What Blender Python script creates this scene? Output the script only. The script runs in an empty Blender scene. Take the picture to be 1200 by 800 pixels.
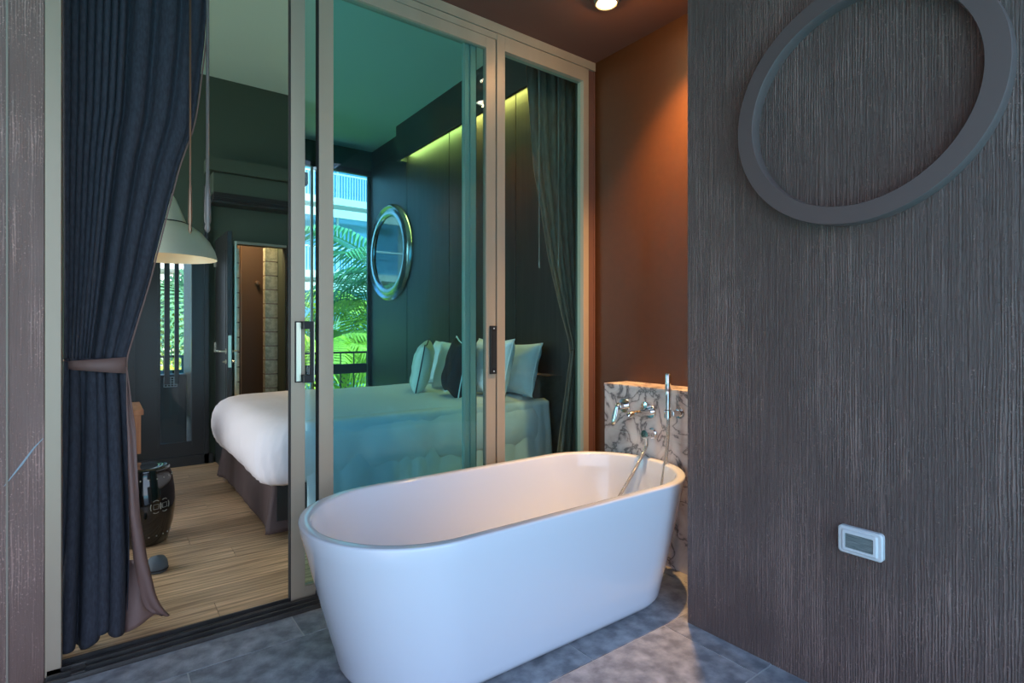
import bpy, bmesh, math, random
from mathutils import Vector, Matrix, noise
random.seed(7)
PI = math.pi
S = bpy.context.scene
COL = S.collection

# ------------------------------------------------------------------ camera
YAW = math.atan2(0.596, 0.803)
cam_d = bpy.data.cameras.new('camera')
cam = bpy.data.objects.new('camera', cam_d)
COL.objects.link(cam)
cam.location = (0, 0, 1.30)
cam.rotation_euler = (PI / 2, 0, -YAW)
cam_d.sensor_width = 36
cam_d.lens = 36 * 645.5 / 1200
cam_d.shift_y = -11 / 1200
cam_d.clip_start = 0.02
S.camera = cam

# ------------------------------------------------------------------ view, sky, sun
S.view_settings.view_transform = 'Standard'
S.view_settings.look = 'None'
S.view_settings.gamma = 1
S.view_settings.use_curve_mapping = False
S.view_settings.exposure = 1.42
W = bpy.data.worlds.new('world')
S.world = W
W.use_nodes = True
nt = W.node_tree
nt.nodes.clear()
wo = nt.nodes.new('ShaderNodeOutputWorld')
bg = nt.nodes.new('ShaderNodeBackground')
tc = nt.nodes.new('ShaderNodeTexCoord')
sx = nt.nodes.new('ShaderNodeSeparateXYZ')
rp = nt.nodes.new('ShaderNodeValToRGB')
rp.color_ramp.elements[0].position = 0.0
rp.color_ramp.elements[0].color = (0.70, 0.83, 1.0, 1)
rp.color_ramp.elements[1].position = 0.75
rp.color_ramp.elements[1].color = (0.24, 0.47, 0.95, 1)
nt.links.new(tc.outputs['Generated'], sx.inputs[0])
nt.links.new(sx.outputs['Z'], rp.inputs['Fac'])
nt.links.new(rp.outputs['Color'], bg.inputs['Color'])
bg.inputs['Strength'].default_value = 1.15
nt.links.new(bg.outputs[0], wo.inputs[0])

sd = bpy.data.lights.new('sun', 'SUN')
sd.energy = 6.0
sd.angle = math.radians(0.6)
sd.color = (1.0, 0.93, 0.82)
sun = bpy.data.objects.new('sun', sd)
COL.objects.link(sun)
sun.rotation_euler = Vector((0.50, -0.40, 0.76)).to_track_quat('Z', 'Y').to_euler()

# ------------------------------------------------------------------ materials
MATS = {}
def mat(name, col, rough=0.6, metal=0.0, noise_scale=None, col2=None, stretch=(1, 1, 1), bump=0.0,
        bump_scale=None, bump_stretch=None, emit=None, emit_s=0.0, coat=0.0, spec=0.5, detail=4, ramp=(0.35, 0.65), sheen=0.0, bdist=0.01, island=0.0, transl=0.0):
    if name in MATS: return MATS[name]
    m = bpy.data.materials.new(name); m.use_nodes = True
    n = m.node_tree; b = n.nodes['Principled BSDF']
    b.inputs['Base Color'].default_value = (*col, 1)
    b.inputs['Roughness'].default_value = rough
    b.inputs['Metallic'].default_value = metal
    b.inputs['Coat Weight'].default_value = coat
    b.inputs['Coat Roughness'].default_value = 0.06
    b.inputs['Specular IOR Level'].default_value = spec
    b.inputs['Sheen Weight'].default_value = sheen
    t = n.nodes.new('ShaderNodeTexCoord')
    last = None
    if noise_scale:
        mp = n.nodes.new('ShaderNodeMapping'); mp.inputs['Scale'].default_value = stretch
        nz = n.nodes.new('ShaderNodeTexNoise'); nz.inputs['Scale'].default_value = noise_scale; nz.inputs['Detail'].default_value = detail
        r = n.nodes.new('ShaderNodeValToRGB')
        r.color_ramp.elements[0].position = ramp[0]; r.color_ramp.elements[0].color = (*col, 1)
        r.color_ramp.elements[1].position = ramp[1]; r.color_ramp.elements[1].color = (*(col2 or col), 1)
        n.links.new(t.outputs['Object'], mp.inputs[0]); n.links.new(mp.outputs[0], nz.inputs['Vector'])
        n.links.new(nz.outputs['Fac'], r.inputs['Fac']); last = r.outputs['Color']
        n.links.new(last, b.inputs['Base Color'])
    if island:
        oi = n.nodes.new('ShaderNodeObjectInfo'); mr = n.nodes.new('ShaderNodeMapRange')
        mr.inputs['To Min'].default_value = 1 - island; mr.inputs['To Max'].default_value = 1 + island
        hs = n.nodes.new('ShaderNodeHueSaturation')
        n.links.new(oi.outputs['Random'], mr.inputs['Value']); n.links.new(mr.outputs[0], hs.inputs['Value'])
        if last: n.links.new(last, hs.inputs['Color'])
        else: hs.inputs['Color'].default_value = (*col, 1)
        n.links.new(hs.outputs[0], b.inputs['Base Color'])
    if bump:
        mp = n.nodes.new('ShaderNodeMapping'); mp.inputs['Scale'].default_value = bump_stretch or (1, 1, 1)
        nz = n.nodes.new('ShaderNodeTexNoise'); nz.inputs['Scale'].default_value = bump_scale or 50; nz.inputs['Detail'].default_value = 3
        bp = n.nodes.new('ShaderNodeBump'); bp.inputs['Strength'].default_value = bump; bp.inputs['Distance'].default_value = bdist
        n.links.new(t.outputs['Object'], mp.inputs[0]); n.links.new(mp.outputs[0], nz.inputs['Vector'])
        n.links.new(nz.outputs['Fac'], bp.inputs['Height']); n.links.new(bp.outputs[0], b.inputs['Normal'])
    if emit:
        b.inputs['Emission Color'].default_value = (*emit, 1); b.inputs['Emission Strength'].default_value = emit_s
    if transl:
        o = n.nodes['Material Output']; tr = n.nodes.new('ShaderNodeBsdfTranslucent'); mx = n.nodes.new('ShaderNodeMixShader')
        tr.inputs['Color'].default_value = (*(min(1, c * 1.6) for c in col), 1); mx.inputs[0].default_value = transl
        n.links.new(b.outputs[0], mx.inputs[1]); n.links.new(tr.outputs[0], mx.inputs[2]); n.links.new(mx.outputs[0], o.inputs[0])
    MATS[name] = m
    return m

def glass_mat(name, tint, refl=1.0):
    m = bpy.data.materials.new(name); m.use_nodes = True
    n = m.node_tree; n.nodes.clear()
    o = n.nodes.new('ShaderNodeOutputMaterial'); mx = n.nodes.new('ShaderNodeMixShader')
    tr = n.nodes.new('ShaderNodeBsdfTransparent'); gl = n.nodes.new('ShaderNodeBsdfGlossy'); fr = n.nodes.new('ShaderNodeFresnel')
    mu = n.nodes.new('ShaderNodeMath'); mu.operation = 'MULTIPLY'; mu.inputs[1].default_value = refl
    ge = n.nodes.new('ShaderNodeNewGeometry'); mr = n.nodes.new('ShaderNodeMapRange')   # same index on both faces of the thin pane
    mr.inputs['To Min'].default_value = 1.52; mr.inputs['To Max'].default_value = 1 / 1.52
    n.links.new(ge.outputs['Backfacing'], mr.inputs['Value']); n.links.new(mr.outputs[0], fr.inputs['IOR'])
    tr.inputs['Color'].default_value = (*tint, 1); gl.inputs['Roughness'].default_value = 0.0
    n.links.new(fr.outputs[0], mu.inputs[0]); n.links.new(mu.outputs[0], mx.inputs[0])
    n.links.new(tr.outputs[0], mx.inputs[1]); n.links.new(gl.outputs[0], mx.inputs[2]); n.links.new(mx.outputs[0], o.inputs[0])
    MATS[name] = m
    return m

def plaster_mat(name, c1, c2, strength, comb='Y', blotch=3.0):
    """combed plaster: vertical grooves broken by grit"""
    m = bpy.data.materials.new(name); m.use_nodes = True
    n = m.node_tree; b = n.nodes['Principled BSDF']; L = n.links.new
    b.inputs['Roughness'].default_value = 0.48
    b.inputs['Specular IOR Level'].default_value = 0.6
    t = n.nodes.new('ShaderNodeTexCoord')
    def nz(scale, st, det=3, rough=0.5):
        mp = n.nodes.new('ShaderNodeMapping'); mp.inputs['Scale'].default_value = st
        q = n.nodes.new('ShaderNodeTexNoise'); q.inputs['Scale'].default_value = scale; q.inputs['Detail'].default_value = det; q.inputs['Roughness'].default_value = rough
        L(t.outputs['Object'], mp.inputs[0]); L(mp.outputs[0], q.inputs['Vector']); return q.outputs['Fac']
    def math_(op, a, c):
        q = n.nodes.new('ShaderNodeMath'); q.operation = op
        for i, v in enumerate((a, c)):
            if isinstance(v, (int, float)): q.inputs[i].default_value = v
            else: L(v, q.inputs[i])
        return q.outputs[0]
    mpw = n.nodes.new('ShaderNodeMapping'); mpw.inputs['Scale'].default_value = (1, 1, 0.10)
    wv = n.nodes.new('ShaderNodeTexWave'); wv.bands_direction = comb; wv.inputs['Scale'].default_value = 36
    wv.inputs['Distortion'].default_value = 9.0; wv.inputs['Detail'].default_value = 4; wv.inputs['Detail Scale'].default_value = 0.8; wv.inputs['Detail Roughness'].default_value = 0.65
    L(t.outputs['Object'], mpw.inputs[0]); L(mpw.outputs[0], wv.inputs['Vector'])
    fine = nz(95, (1, 1, 0.018), 5, 0.75)
    grit = nz(150, (1, 1, 0.55), 3, 0.8)
    broad = nz(3.0, (1, 1, 0.7), 3)
    mr = n.nodes.new('ShaderNodeMapRange'); mr.inputs['From Min'].default_value = 0.42; mr.inputs['From Max'].default_value = 0.62
    L(broad, mr.inputs['Value'])
    gsel = n.nodes.new('ShaderNodeMapRange'); gsel.inputs['From Min'].default_value = 0.58; gsel.inputs['From Max'].default_value = 0.66
    L(grit, gsel.inputs['Value'])
    g2 = math_('ADD', math_('MULTIPLY', wv.outputs['Fac'], math_('ADD', 0.06, math_('MULTIPLY', mr.outputs[0], 0.20))), math_('MULTIPLY', fine, 0.95))
    h = math_('ADD', g2, math_('MULTIPLY', gsel.outputs[0], math_('ADD', 0.16, math_('MULTIPLY', mr.outputs[0], 0.60))))
    bp = n.nodes.new('ShaderNodeBump'); bp.inputs['Strength'].default_value = strength; bp.inputs['Distance'].default_value = 0.016
    L(h, bp.inputs['Height']); L(bp.outputs[0], b.inputs['Normal'])
    r = n.nodes.new('ShaderNodeValToRGB'); r.color_ramp.elements[0].position = 0.3; r.color_ramp.elements[1].position = 0.7
    r.color_ramp.elements[0].color = (*c1, 1); r.color_ramp.elements[1].color = (*c2, 1)
    L(nz(blotch, (1, 1, 0.6), 5, 0.6), r.inputs['Fac'])
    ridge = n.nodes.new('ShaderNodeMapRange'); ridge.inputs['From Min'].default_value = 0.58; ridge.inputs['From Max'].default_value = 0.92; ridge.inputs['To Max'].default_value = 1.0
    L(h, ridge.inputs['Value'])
    mx = n.nodes.new('ShaderNodeMix'); mx.data_type = 'RGBA'; mx.inputs[7].default_value = (*[min(1, c * 2.6) for c in c2], 1)   # lit ridge edges painted into the colour, by bump height
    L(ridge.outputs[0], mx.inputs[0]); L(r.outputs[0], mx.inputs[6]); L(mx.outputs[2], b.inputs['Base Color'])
    MATS[name] = m
    return m

def marble_mat(name):
    m = bpy.data.materials.new(name); m.use_nodes = True
    n = m.node_tree; b = n.nodes['Principled BSDF']; L = n.links.new
    b.inputs['Roughness'].default_value = 0.3
    t = n.nodes.new('ShaderNodeTexCoord')
    a = n.nodes.new('ShaderNodeTexNoise'); a.inputs['Scale'].default_value = 7; a.inputs['Detail'].default_value = 10; a.inputs['Distortion'].default_value = 0.9
    L(t.outputs['Object'], a.inputs['Vector'])
    s = n.nodes.new('ShaderNodeMath'); s.operation = 'SUBTRACT'; s.inputs[1].default_value = 0.5; L(a.outputs['Fac'], s.inputs[0])
    ab = n.nodes.new('ShaderNodeMath'); ab.operation = 'ABSOLUTE'; L(s.outputs[0], ab.inputs[0])
    r = n.nodes.new('ShaderNodeValToRGB'); r.color_ramp.elements[0].position = 0.0; r.color_ramp.elements[0].color = (0.16, 0.13, 0.13, 1)
    r.color_ramp.elements[1].position = 0.035; r.color_ramp.elements[1].color = (0.70, 0.60, 0.57, 1)
    e = r.color_ramp.elements.new(0.12); e.color = (0.82, 0.74, 0.71, 1)
    L(ab.outputs[0], r.inputs['Fac'])
    b2 = n.nodes.new('ShaderNodeTexNoise'); b2.inputs['Scale'].default_value = 3.2; b2.inputs['Detail'].default_value = 5; L(t.outputs['Object'], b2.inputs['Vector'])
    r2 = n.nodes.new('ShaderNodeValToRGB'); r2.color_ramp.elements[0].position = 0.35; r2.color_ramp.elements[0].color = (0.70, 0.69, 0.69, 1)
    r2.color_ramp.elements[1].position = 0.6; r2.color_ramp.elements[1].color = (1, 0.98, 0.97, 1); L(b2.outputs['Fac'], r2.inputs['Fac'])
    mx = n.nodes.new('ShaderNodeMix'); mx.data_type = 'RGBA'; mx.blend_type = 'MULTIPLY'; mx.inputs[0].default_value = 1
    L(r.outputs[0], mx.inputs[6]); L(r2.outputs[0], mx.inputs[7]); L(mx.outputs[2], b.inputs['Base Color'])
    MATS[name] = m
    return m

M_frame = mat('bronze_grey_aluminium', (0.43, 0.335, 0.235), 0.4, 0.15, 6, (0.47, 0.37, 0.265), (1, 1, 0.1))
M_frame_in = mat('pale_green_grey_aluminium', (0.30, 0.31, 0.24), 0.4, 0.2)
M_rubber = mat('black_rubber', (0.012, 0.012, 0.012), 0.6)
M_track = mat('dark_track_aluminium', (0.085, 0.075, 0.07), 0.35, 0.6, 8, (0.12, 0.11, 0.10), (1, 1, 1))
M_glass = glass_mat('tinted_glass', (0.74, 0.95, 0.98), 0.6)
M_clear = glass_mat('clear_glass', (0.93, 0.97, 0.97), 0.6)
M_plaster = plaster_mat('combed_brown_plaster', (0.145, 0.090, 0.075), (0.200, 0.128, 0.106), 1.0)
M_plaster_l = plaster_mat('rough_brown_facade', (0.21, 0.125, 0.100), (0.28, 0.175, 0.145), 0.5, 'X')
M_orange = mat('burnt_brown_paint', (0.074, 0.0215, 0.0024), 0.5, 0, 30, (0.080, 0.0235, 0.003))
M_soffit = mat('brown_soffit_paint', (0.150, 0.062, 0.042), 0.75)
M_ceil = mat('bedroom_ceiling_paint', (0.46, 0.64, 0.55), 0.7)
M_wall = mat('dark_green_grey_paint', (0.050, 0.078, 0.055), 0.75)
M_panel = mat('black_stained_timber', (0.010, 0.009, 0.008), 0.42, 0, 5, (0.022, 0.019, 0.017), (6, 6, 0.25), island=0.25)
M_dark = mat('near_black_lacquer', (0.022, 0.024, 0.024), 0.35)
M_tile = mat('slate_grey_tile', (0.19, 0.20, 0.215), 0.36, 0, 13, (0.46, 0.47, 0.49), (1, 1, 1), 0.2, 90, None, detail=14, ramp=(0.38, 0.70), island=0.10)
M_grout = mat('pale_grout', (0.55, 0.55, 0.52), 0.8)
M_grout_w = mat('tan_grout', (0.33, 0.28, 0.22), 0.8)
M_wood = mat('oak_plank', (0.32, 0.175, 0.080), 0.42, 0, 5, (0.86, 0.56, 0.31), (0.45, 10, 1), 0.05, 40, (0.4, 8, 1), detail=9, ramp=(0.34, 0.66), island=0.14)
M_tub = mat('white_acrylic', (0.74, 0.79, 0.86), 0.12, 0, coat=0.6)
M_marble = marble_mat('veined_grey_marble')
M_chrome = mat('chrome', (0.82, 0.82, 0.83), 0.07, 1.0)
M_steel_hose = mat('chrome_hose', (0.62, 0.60, 0.58), 0.25, 1.0, bump=0.6, bump_scale=500)
M_ring = mat('dark_taupe_lacquer', (0.135, 0.098, 0.092), 0.42)
M_white = mat('white_plastic', (0.72, 0.75, 0.76), 0.35)
M_lens = mat('smoked_lens', (0.10, 0.13, 0.13), 0.25, 0, 40, (0.26, 0.30, 0.29), (1, 0.5, 14))
M_duvet = mat('white_cotton', (0.80, 0.73, 0.72), 0.85, 0, bump=0.25, bump_scale=5, bdist=0.03)
M_sheet = mat('white_pillow_cotton', (0.80, 0.81, 0.80), 0.85, 0, bump=0.35, bump_scale=9, bdist=0.02)
M_beige = mat('ivory_satin', (0.62, 0.66, 0.55), 0.38, bump=0.3, bump_scale=10, bdist=0.02)
M_navy = mat('navy_cushion_fabric', (0.008, 0.010, 0.016), 0.8)
M_pipe_d = mat('dark_piping', (0.02, 0.03, 0.04), 0.7)
M_pipe_w = mat('white_piping', (0.8, 0.8, 0.78), 0.7)
M_skirt = mat('taupe_valance', (0.065, 0.040, 0.036), 0.7, 0, 4, (0.082, 0.050, 0.046), (1, 1, 1))
M_curt = mat('navy_curtain_fabric', (0.026, 0.027, 0.036), 0.9, 0, 120, (0.043, 0.045, 0.058), (1, 1, 0.3))
M_lining = mat('taupe_curtain_trim', (0.20, 0.115, 0.095), 0.6)
M_curt_r = mat('brown_curtain_fabric', (0.15, 0.085, 0.055), 0.7, 0, 60, (0.20, 0.12, 0.08), (1, 1, 0.2))
M_rod = mat('antique_bronze', (0.30, 0.19, 0.12), 0.3, 0.8)
M_acryl = mat('clear_wand_acrylic', (0.20, 0.17, 0.15), 0.15, 0.1)
M_lamp = mat('pale_sage_enamel', (0.74, 0.76, 0.62), 0.38)
M_lamp_in = mat('copper_lamp_inside', (0.55, 0.28, 0.13), 0.3, 0.8)
M_stool = mat('black_glazed_ceramic', (0.008, 0.009, 0.009), 0.08, coat=0.8)
M_stud = mat('pale_stud', (0.45, 0.44, 0.38), 0.35, 0.3)
M_desk = mat('orange_timber', (0.42, 0.17, 0.07), 0.45, 0, 6, (0.55, 0.25, 0.11), (6, 1, 1))
M_mirror = mat('mirror_glass', (0.16, 0.16, 0.15), 0.02, 1.0)
M_mframe = mat('silver_leaf_frame', (0.42, 0.46, 0.47), 0.22, 0.85, bump=0.2, bump_scale=14)
M_brownwall = mat('brown_bathroom_paint', (0.055, 0.031, 0.014), 0.6)
M_block = mat('glass_block', (0.52, 0.55, 0.38), 0.15, 0, 22, (0.82, 0.84, 0.66), bump=0.8, bump_scale=30, emit=None)
M_brass = mat('satin_nickel', (0.62, 0.60, 0.46), 0.28, 0.8)
M_amber = mat('amber_hook', (0.60, 0.25, 0.06), 0.4)
M_concrete = mat('white_render', (0.62, 0.60, 0.56), 0.8, 0, 1.2, (0.72, 0.70, 0.66))
M_bglass = mat('blue_building_glass', (0.22, 0.48, 0.62), 0.08, 0.3)
M_rail = mat('dark_rail_metal', (0.018, 0.02, 0.02), 0.5)
M_rail_w = mat('white_rail_metal', (0.75, 0.76, 0.76), 0.5)
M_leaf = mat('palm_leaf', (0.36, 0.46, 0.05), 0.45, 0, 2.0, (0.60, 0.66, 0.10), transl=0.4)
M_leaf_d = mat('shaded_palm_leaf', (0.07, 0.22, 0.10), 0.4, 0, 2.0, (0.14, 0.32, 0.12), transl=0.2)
M_trunk = mat('palm_trunk', (0.16, 0.12, 0.08), 0.9, 0, 8, (0.24, 0.19, 0.13), (1, 1, 5))
M_grass = mat('lawn', (0.05, 0.10, 0.02), 0.9, 0, 1.5, (0.10, 0.17, 0.04))
M_bag = mat('grey_outdoor_fabric', (0.10, 0.12, 0.13), 0.7)
M_scratch = mat('pale_blue_scratch', (0.40, 0.50, 0.55), 0.7)
M_led = mat('warm_led', (1, 0.7, 0.2), 0.5, emit=(1.0, 0.66, 0.16), emit_s=4.0)
M_bulb = mat('lit_downlight_lens', (1, 0.9, 0.8), 0.5, emit=(1.0, 0.80, 0.60), emit_s=14.0)
M_bulb2 = mat('lit_lamp_bulb', (1, 0.8, 0.5), 0.5, emit=(1.0, 0.5, 0.15), emit_s=5.0)

# ------------------------------------------------------------------ builders
def obj(name, bm, m, parent=None, smooth=False, bevel=0, angle=None):
    me = bpy.data.meshes.new(name)
    bmesh.ops.recalc_face_normals(bm, faces=bm.faces)
    bm.to_mesh(me); bm.free()
    if smooth:
        for p in me.polygons: p.use_smooth = True
        if angle:
            me.set_sharp_from_angle(angle=math.radians(angle))
    for k in (m if isinstance(m, (list, tuple)) else [m]): me.materials.append(k)
    o = bpy.data.objects.new(name, me); COL.objects.link(o)
    if parent: o.parent = parent
    if bevel:
        md = o.modifiers.new('bevel', 'BEVEL'); md.width = bevel; md.segments = 2; md.limit_method = 'ANGLE'
    return o
def tag(o, label, cat, group=None):
    o['label'] = label; o['category'] = cat
    if group: o['group'] = group
    return o
def thing(name, label, cat, loc=(0, 0, 0), rz=0, group=None):
    o = bpy.data.objects.new(name, None); COL.objects.link(o); o.empty_display_size = 0.1
    o.location = loc; o.rotation_euler = (0, 0, rz)
    return tag(o, label, cat, group)
def struct(o): o['kind'] = 'structure'; return o
def B(bm, x0, x1, y0, y1, z0, z1):
    v = [bm.verts.new((x, y, z)) for x in (x0, x1) for y in (y0, y1) for z in (z0, z1)]
    for f in ((0, 1, 3, 2), (4, 6, 7, 5), (0, 4, 5, 1), (2, 3, 7, 6), (0, 2, 6, 4), (1, 5, 7, 3)):
        bm.faces.new([v[i] for i in f])
def box(name, x0, x1, y0, y1, z0, z1, m, parent=None, bevel=0):
    bm = bmesh.new(); B(bm, x0, x1, y0, y1, z0, z1); return obj(name, bm, m, parent, bevel=bevel)
def rings(bm, rs, close=True, cap0=False, cap1=False, mi=None):
    """rs: list of rings (lists of 3-vectors, same length)"""
    V = [[bm.verts.new(p) for p in r] for r in rs]
    n = len(V[0])
    for a, b in zip(V, V[1:]):
        for i in range(n if close else n - 1):
            j = (i + 1) % n
            f = bm.faces.new((a[i], a[j], b[j], b[i]))
    if cap0: bm.faces.new(V[0])
    if cap1: bm.faces.new(V[-1][::-1])
    return V
def lathe(bm, prof, c=(0, 0, 0), n=32, cap0=False, cap1=False, axis='Z'):
    rs = []
    for r, z in prof:
        ring = []
        for i in range(n):
            a = 2 * PI * i / n
            p = (r * math.cos(a), r * math.sin(a), z)
            if axis == 'X': p = (p[2], p[0], p[1])
            if axis == 'Y': p = (p[0], p[2], p[1])
            ring.append((p[0] + c[0], p[1] + c[1], p[2] + c[2]))
        rs.append(ring)
    rings(bm, rs, True, cap0, cap1)
def tube(bm, pts, r, n=10, cap=True):
    pts = [Vector(p) for p in pts]; rs = []
    t0 = (pts[1] - pts[0]).normalized()
    up = Vector((0, 0, 1)) if abs(t0.z) < 0.9 else Vector((1, 0, 0))
    s = t0.cross(up).normalized()
    for i, p in enumerate(pts):
        t = (pts[min(i + 1, len(pts) - 1)] - pts[max(i - 1, 0)]).normalized()
        s = (s - t * s.dot(t)).normalized(); u = s.cross(t)
        rr = r[i] if isinstance(r, (list, tuple)) else r
        rs.append([p + s * rr * math.cos(2 * PI * k / n) + u * rr * math.sin(2 * PI * k / n) for k in range(n)])
    rings(bm, rs, True, cap, cap)
def bez(p0, p1, p2, p3, n=16):
    p0, p1, p2, p3 = map(Vector, (p0, p1, p2, p3))
    return [(1 - t) ** 3 * p0 + 3 * (1 - t) ** 2 * t * p1 + 3 * (1 - t) * t * t * p2 + t ** 3 * p3 for t in (i / n for i in range(n + 1))]
def rrect(x0, x1, y0, y1, r, z, nc=10, ns=8):
    """rounded rectangle ring; corners nc segments, sides ns segments"""
    r = min(r, (x1 - x0) / 2 - 1e-3, (y1 - y0) / 2 - 1e-3)
    P = []
    cs = [(x1 - r, y0 + r, -90), (x1 - r, y1 - r, 0), (x0 + r, y1 - r, 90), (x0 + r, y0 + r, 180)]
    for k, (cx, cy, a) in enumerate(cs):
        for i in range(nc + 1):
            t = math.radians(a + 90 * i / nc); P.append((cx + r * math.cos(t), cy + r * math.sin(t)))
        nx, ny, na = cs[(k + 1) % 4]
        e = (nx + r * math.cos(math.radians(na)), ny + r * math.sin(math.radians(na))); s = P[-1]
        for i in range(1, ns): P.append((s[0] + (e[0] - s[0]) * i / ns, s[1] + (e[1] - s[1]) * i / ns))
    return [(x, y, z) for x, y in P]
def lerp(a, b, t): return a + (b - a) * t
def interp(tab, z):
    """tab sorted descending z: [(z, v)...]"""
    if z >= tab[0][0]: return tab[0][1]
    for (za, va), (zb, vb) in zip(tab, tab[1:]):
        if z >= zb: return lerp(vb, va, (z - zb) / (za - zb))
    return tab[-1][1]

# ================================================================== STRUCTURE
Z_C = 3.148      # balcony ceiling
Z_R = 3.85       # bedroom ceiling
XH = 3.05        # headboard wall
# balcony floor: grout bed with separate tiles
fl = struct(box('floor', -2.6, 3.4, -0.36, 2.64, -0.16, -0.0025, M_grout))
TL, TW, G = 0.868, 0.4345, 0.0028
bounds = []
row = 0
y1 = 2.428 + TW
while y1 > -0.2:
    y0 = y1 - TW
    off = 0.692 if row % 2 == 0 else 0.259
    k = -4
    while off + k * TL < 3.2:
        xa, xb = off + k * TL, off + (k + 1) * TL
        ya, yb = max(y0, -0.36), min(y1, 2.628)
        xa, xb = max(xa, -2.5), min(xb, 2.80 if y0 > 1.5 else 3.3)
        if yb - ya > 0.03 and xb - xa > 0.03:
            bm = bmesh.new(); cx, cy = (xa + xb) / 2, (ya + yb) / 2
            B(bm, xa + G - cx, xb - G - cx, ya + G - cy, yb - G - cy, -0.012, 0)
            o = obj('tile', bm, M_tile, fl); o.location = (cx, cy, random.uniform(-0.0006, 0.0006))
            o.rotation_euler = (0, 0, 0)
        k += 1
    y1 = y0; row += 1

# bedroom floor: planks along X
fb = struct(box('floor', -2.6, 3.05, 2.775, 7.6, -0.12, -0.005, M_grout_w))
PW, PL = 0.178, 1.2
meshes = {}
r_ = 0; y = 2.775; yn = 2.972 - 0.178
first = True
ys = [2.775]
yy = 2.794
while yy < 7.55: ys.append(yy); yy += PW
offs = [0.0, 0.428, -0.15, 0.85, 0.2, 0.62]
for r_, ya in enumerate(ys[:-1]):
    yb = ys[r_ + 1]
    if ya > 6.25: break
    x = offs[r_ % 6] - 3 * PL
    while x < 3.0:
        xa, xb = max(x, -1.6), min(x + PL, 3.04)
        if xb - xa > 0.05:
            bm = bmesh.new(); L_ = xb - xa - 0.0024; w_ = yb - ya - 0.0020
            B(bm, -L_ / 2, L_ / 2, -w_ / 2, w_ / 2, -0.012, 0)
            o = obj('plank', bm, M_wood, fb); o.location = ((xa + xb) / 2, (ya + yb) / 2, 0.002 + random.uniform(-.0003, .0003))
        x += PL

# right combed plaster wall (slab, its left face seen) and tub alcove
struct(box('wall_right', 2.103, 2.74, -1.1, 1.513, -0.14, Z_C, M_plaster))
we = struct(box('wall_end', 2.72, 2.86, 1.513, 2.80, -0.14, Z_C + 0.05, M_orange))
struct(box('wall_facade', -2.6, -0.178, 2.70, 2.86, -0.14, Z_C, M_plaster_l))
tl = struct(box('trim_1', -0.283, -0.277, 2.694, 2.70, 0.0, Z_C, M_grout_w))
struct(box('wall_upper', -2.6, 3.2, 2.76, 2.86, Z_C - 0.0, Z_R, M_soffit))
struct(box('wall_corner', 2.72, 3.05, 2.80, 2.90, -0.1, Z_R, M_wall))
struct(box('ceiling', -2.6, 3.4, -0.55, 2.78, Z_C, Z_C + 0.35, M_soffit))
struct(box('ceiling', -2.6, 3.4, 2.86, 7.8, Z_R, Z_R + 0.15, M_ceil))
sb_ = bmesh.new()
B(sb_, -2.7, -2.6, 2.86, 7.7, -0.1, 0.25); B(sb_, -2.7, -2.6, 2.86, 7.7, 3.3, Z_R); B(sb_, -2.7, -2.6, 2.86, 3.1, 0.25, 3.3); B(sb_, -2.7, -2.6, 5.9, 7.7, 0.25, 3.3)
struct(obj('wall_side', sb_, M_wall))
ws4 = struct(box('fill_window', -2.68, -2.62, 4.46, 4.54, 0.25, 3.3, M_dark))  # unseen window and opening added to let light into the bedroom
box('pane', -2.655, -2.649, 3.1, 5.9, 0.25, 3.3, M_clear, ws4)
dl_ = bpy.data.lights.new('side_fill', 'AREA'); dl_.shape = 'RECTANGLE'; dl_.size = 3.0; dl_.size_y = 2.8; dl_.energy = 21; dl_.spread = math.radians(110); dl_.color = (1.0, 0.92, 0.88)  # added fill light behind the side wall, brightens bed and ceiling
dlo = bpy.data.objects.new('side_fill', dl_); COL.objects.link(dlo); dlo.location = (-2.75, 4.5, 1.8); dlo.rotation_euler = (0, -PI / 2 - 0.05, 0)
struct(box('wall_outer', 3.4, 3.5, -1.1, 7.8, -0.1, Z_R, M_soffit))
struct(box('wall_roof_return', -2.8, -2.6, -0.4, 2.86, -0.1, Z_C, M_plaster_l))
# headboard wall with separate timber panels and a proud soffit
wh = struct(box('wall_headboard', XH + 0.012, 3.28, 2.90, 7.58, -0.1, Z_R, M_dark))
for a, b in ((2.92, 4.045), (4.045, 5.257), (5.257, 6.30), (6.30, 7.52)):
    box('panel', XH - 0.006, XH + 0.012, a + 0.005, b - 0.005, 0.0, 3.62, M_panel, wh, bevel=0.002)
cs = box('cove_soffit', XH - 0.13, XH - 0.10, 2.92, 6.35, 3.42, Z_R, M_dark, wh)
box('soffit_face', XH - 0.10, XH + 0.011, 6.30, 6.35, 3.42, Z_R, M_dark, wh)
# back wall, y = 6.2 left of x = 1.72; full-height window behind it on the right
wb = bmesh.new()
B(wb, -2.6, 0.0, 6.2, 6.32, -0.1, Z_R)
B(wb, 0.0, 0.80, 6.2, 6.32, 2.05, Z_R)
B(wb, 0.80, 1.09, 6.2, 6.32, -0.1, Z_R)
B(wb, 1.09, 1.57, 6.2, 6.32, 2.205, Z_R)
B(wb, 1.57, 1.74, 6.2, 6.32, -0.1, Z_R)
B(wb, 1.74 - 0.1, 1.74, 6.32, 7.5, -0.1, Z_R)
struct(obj('wall_back', wb, M_wall))
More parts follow.
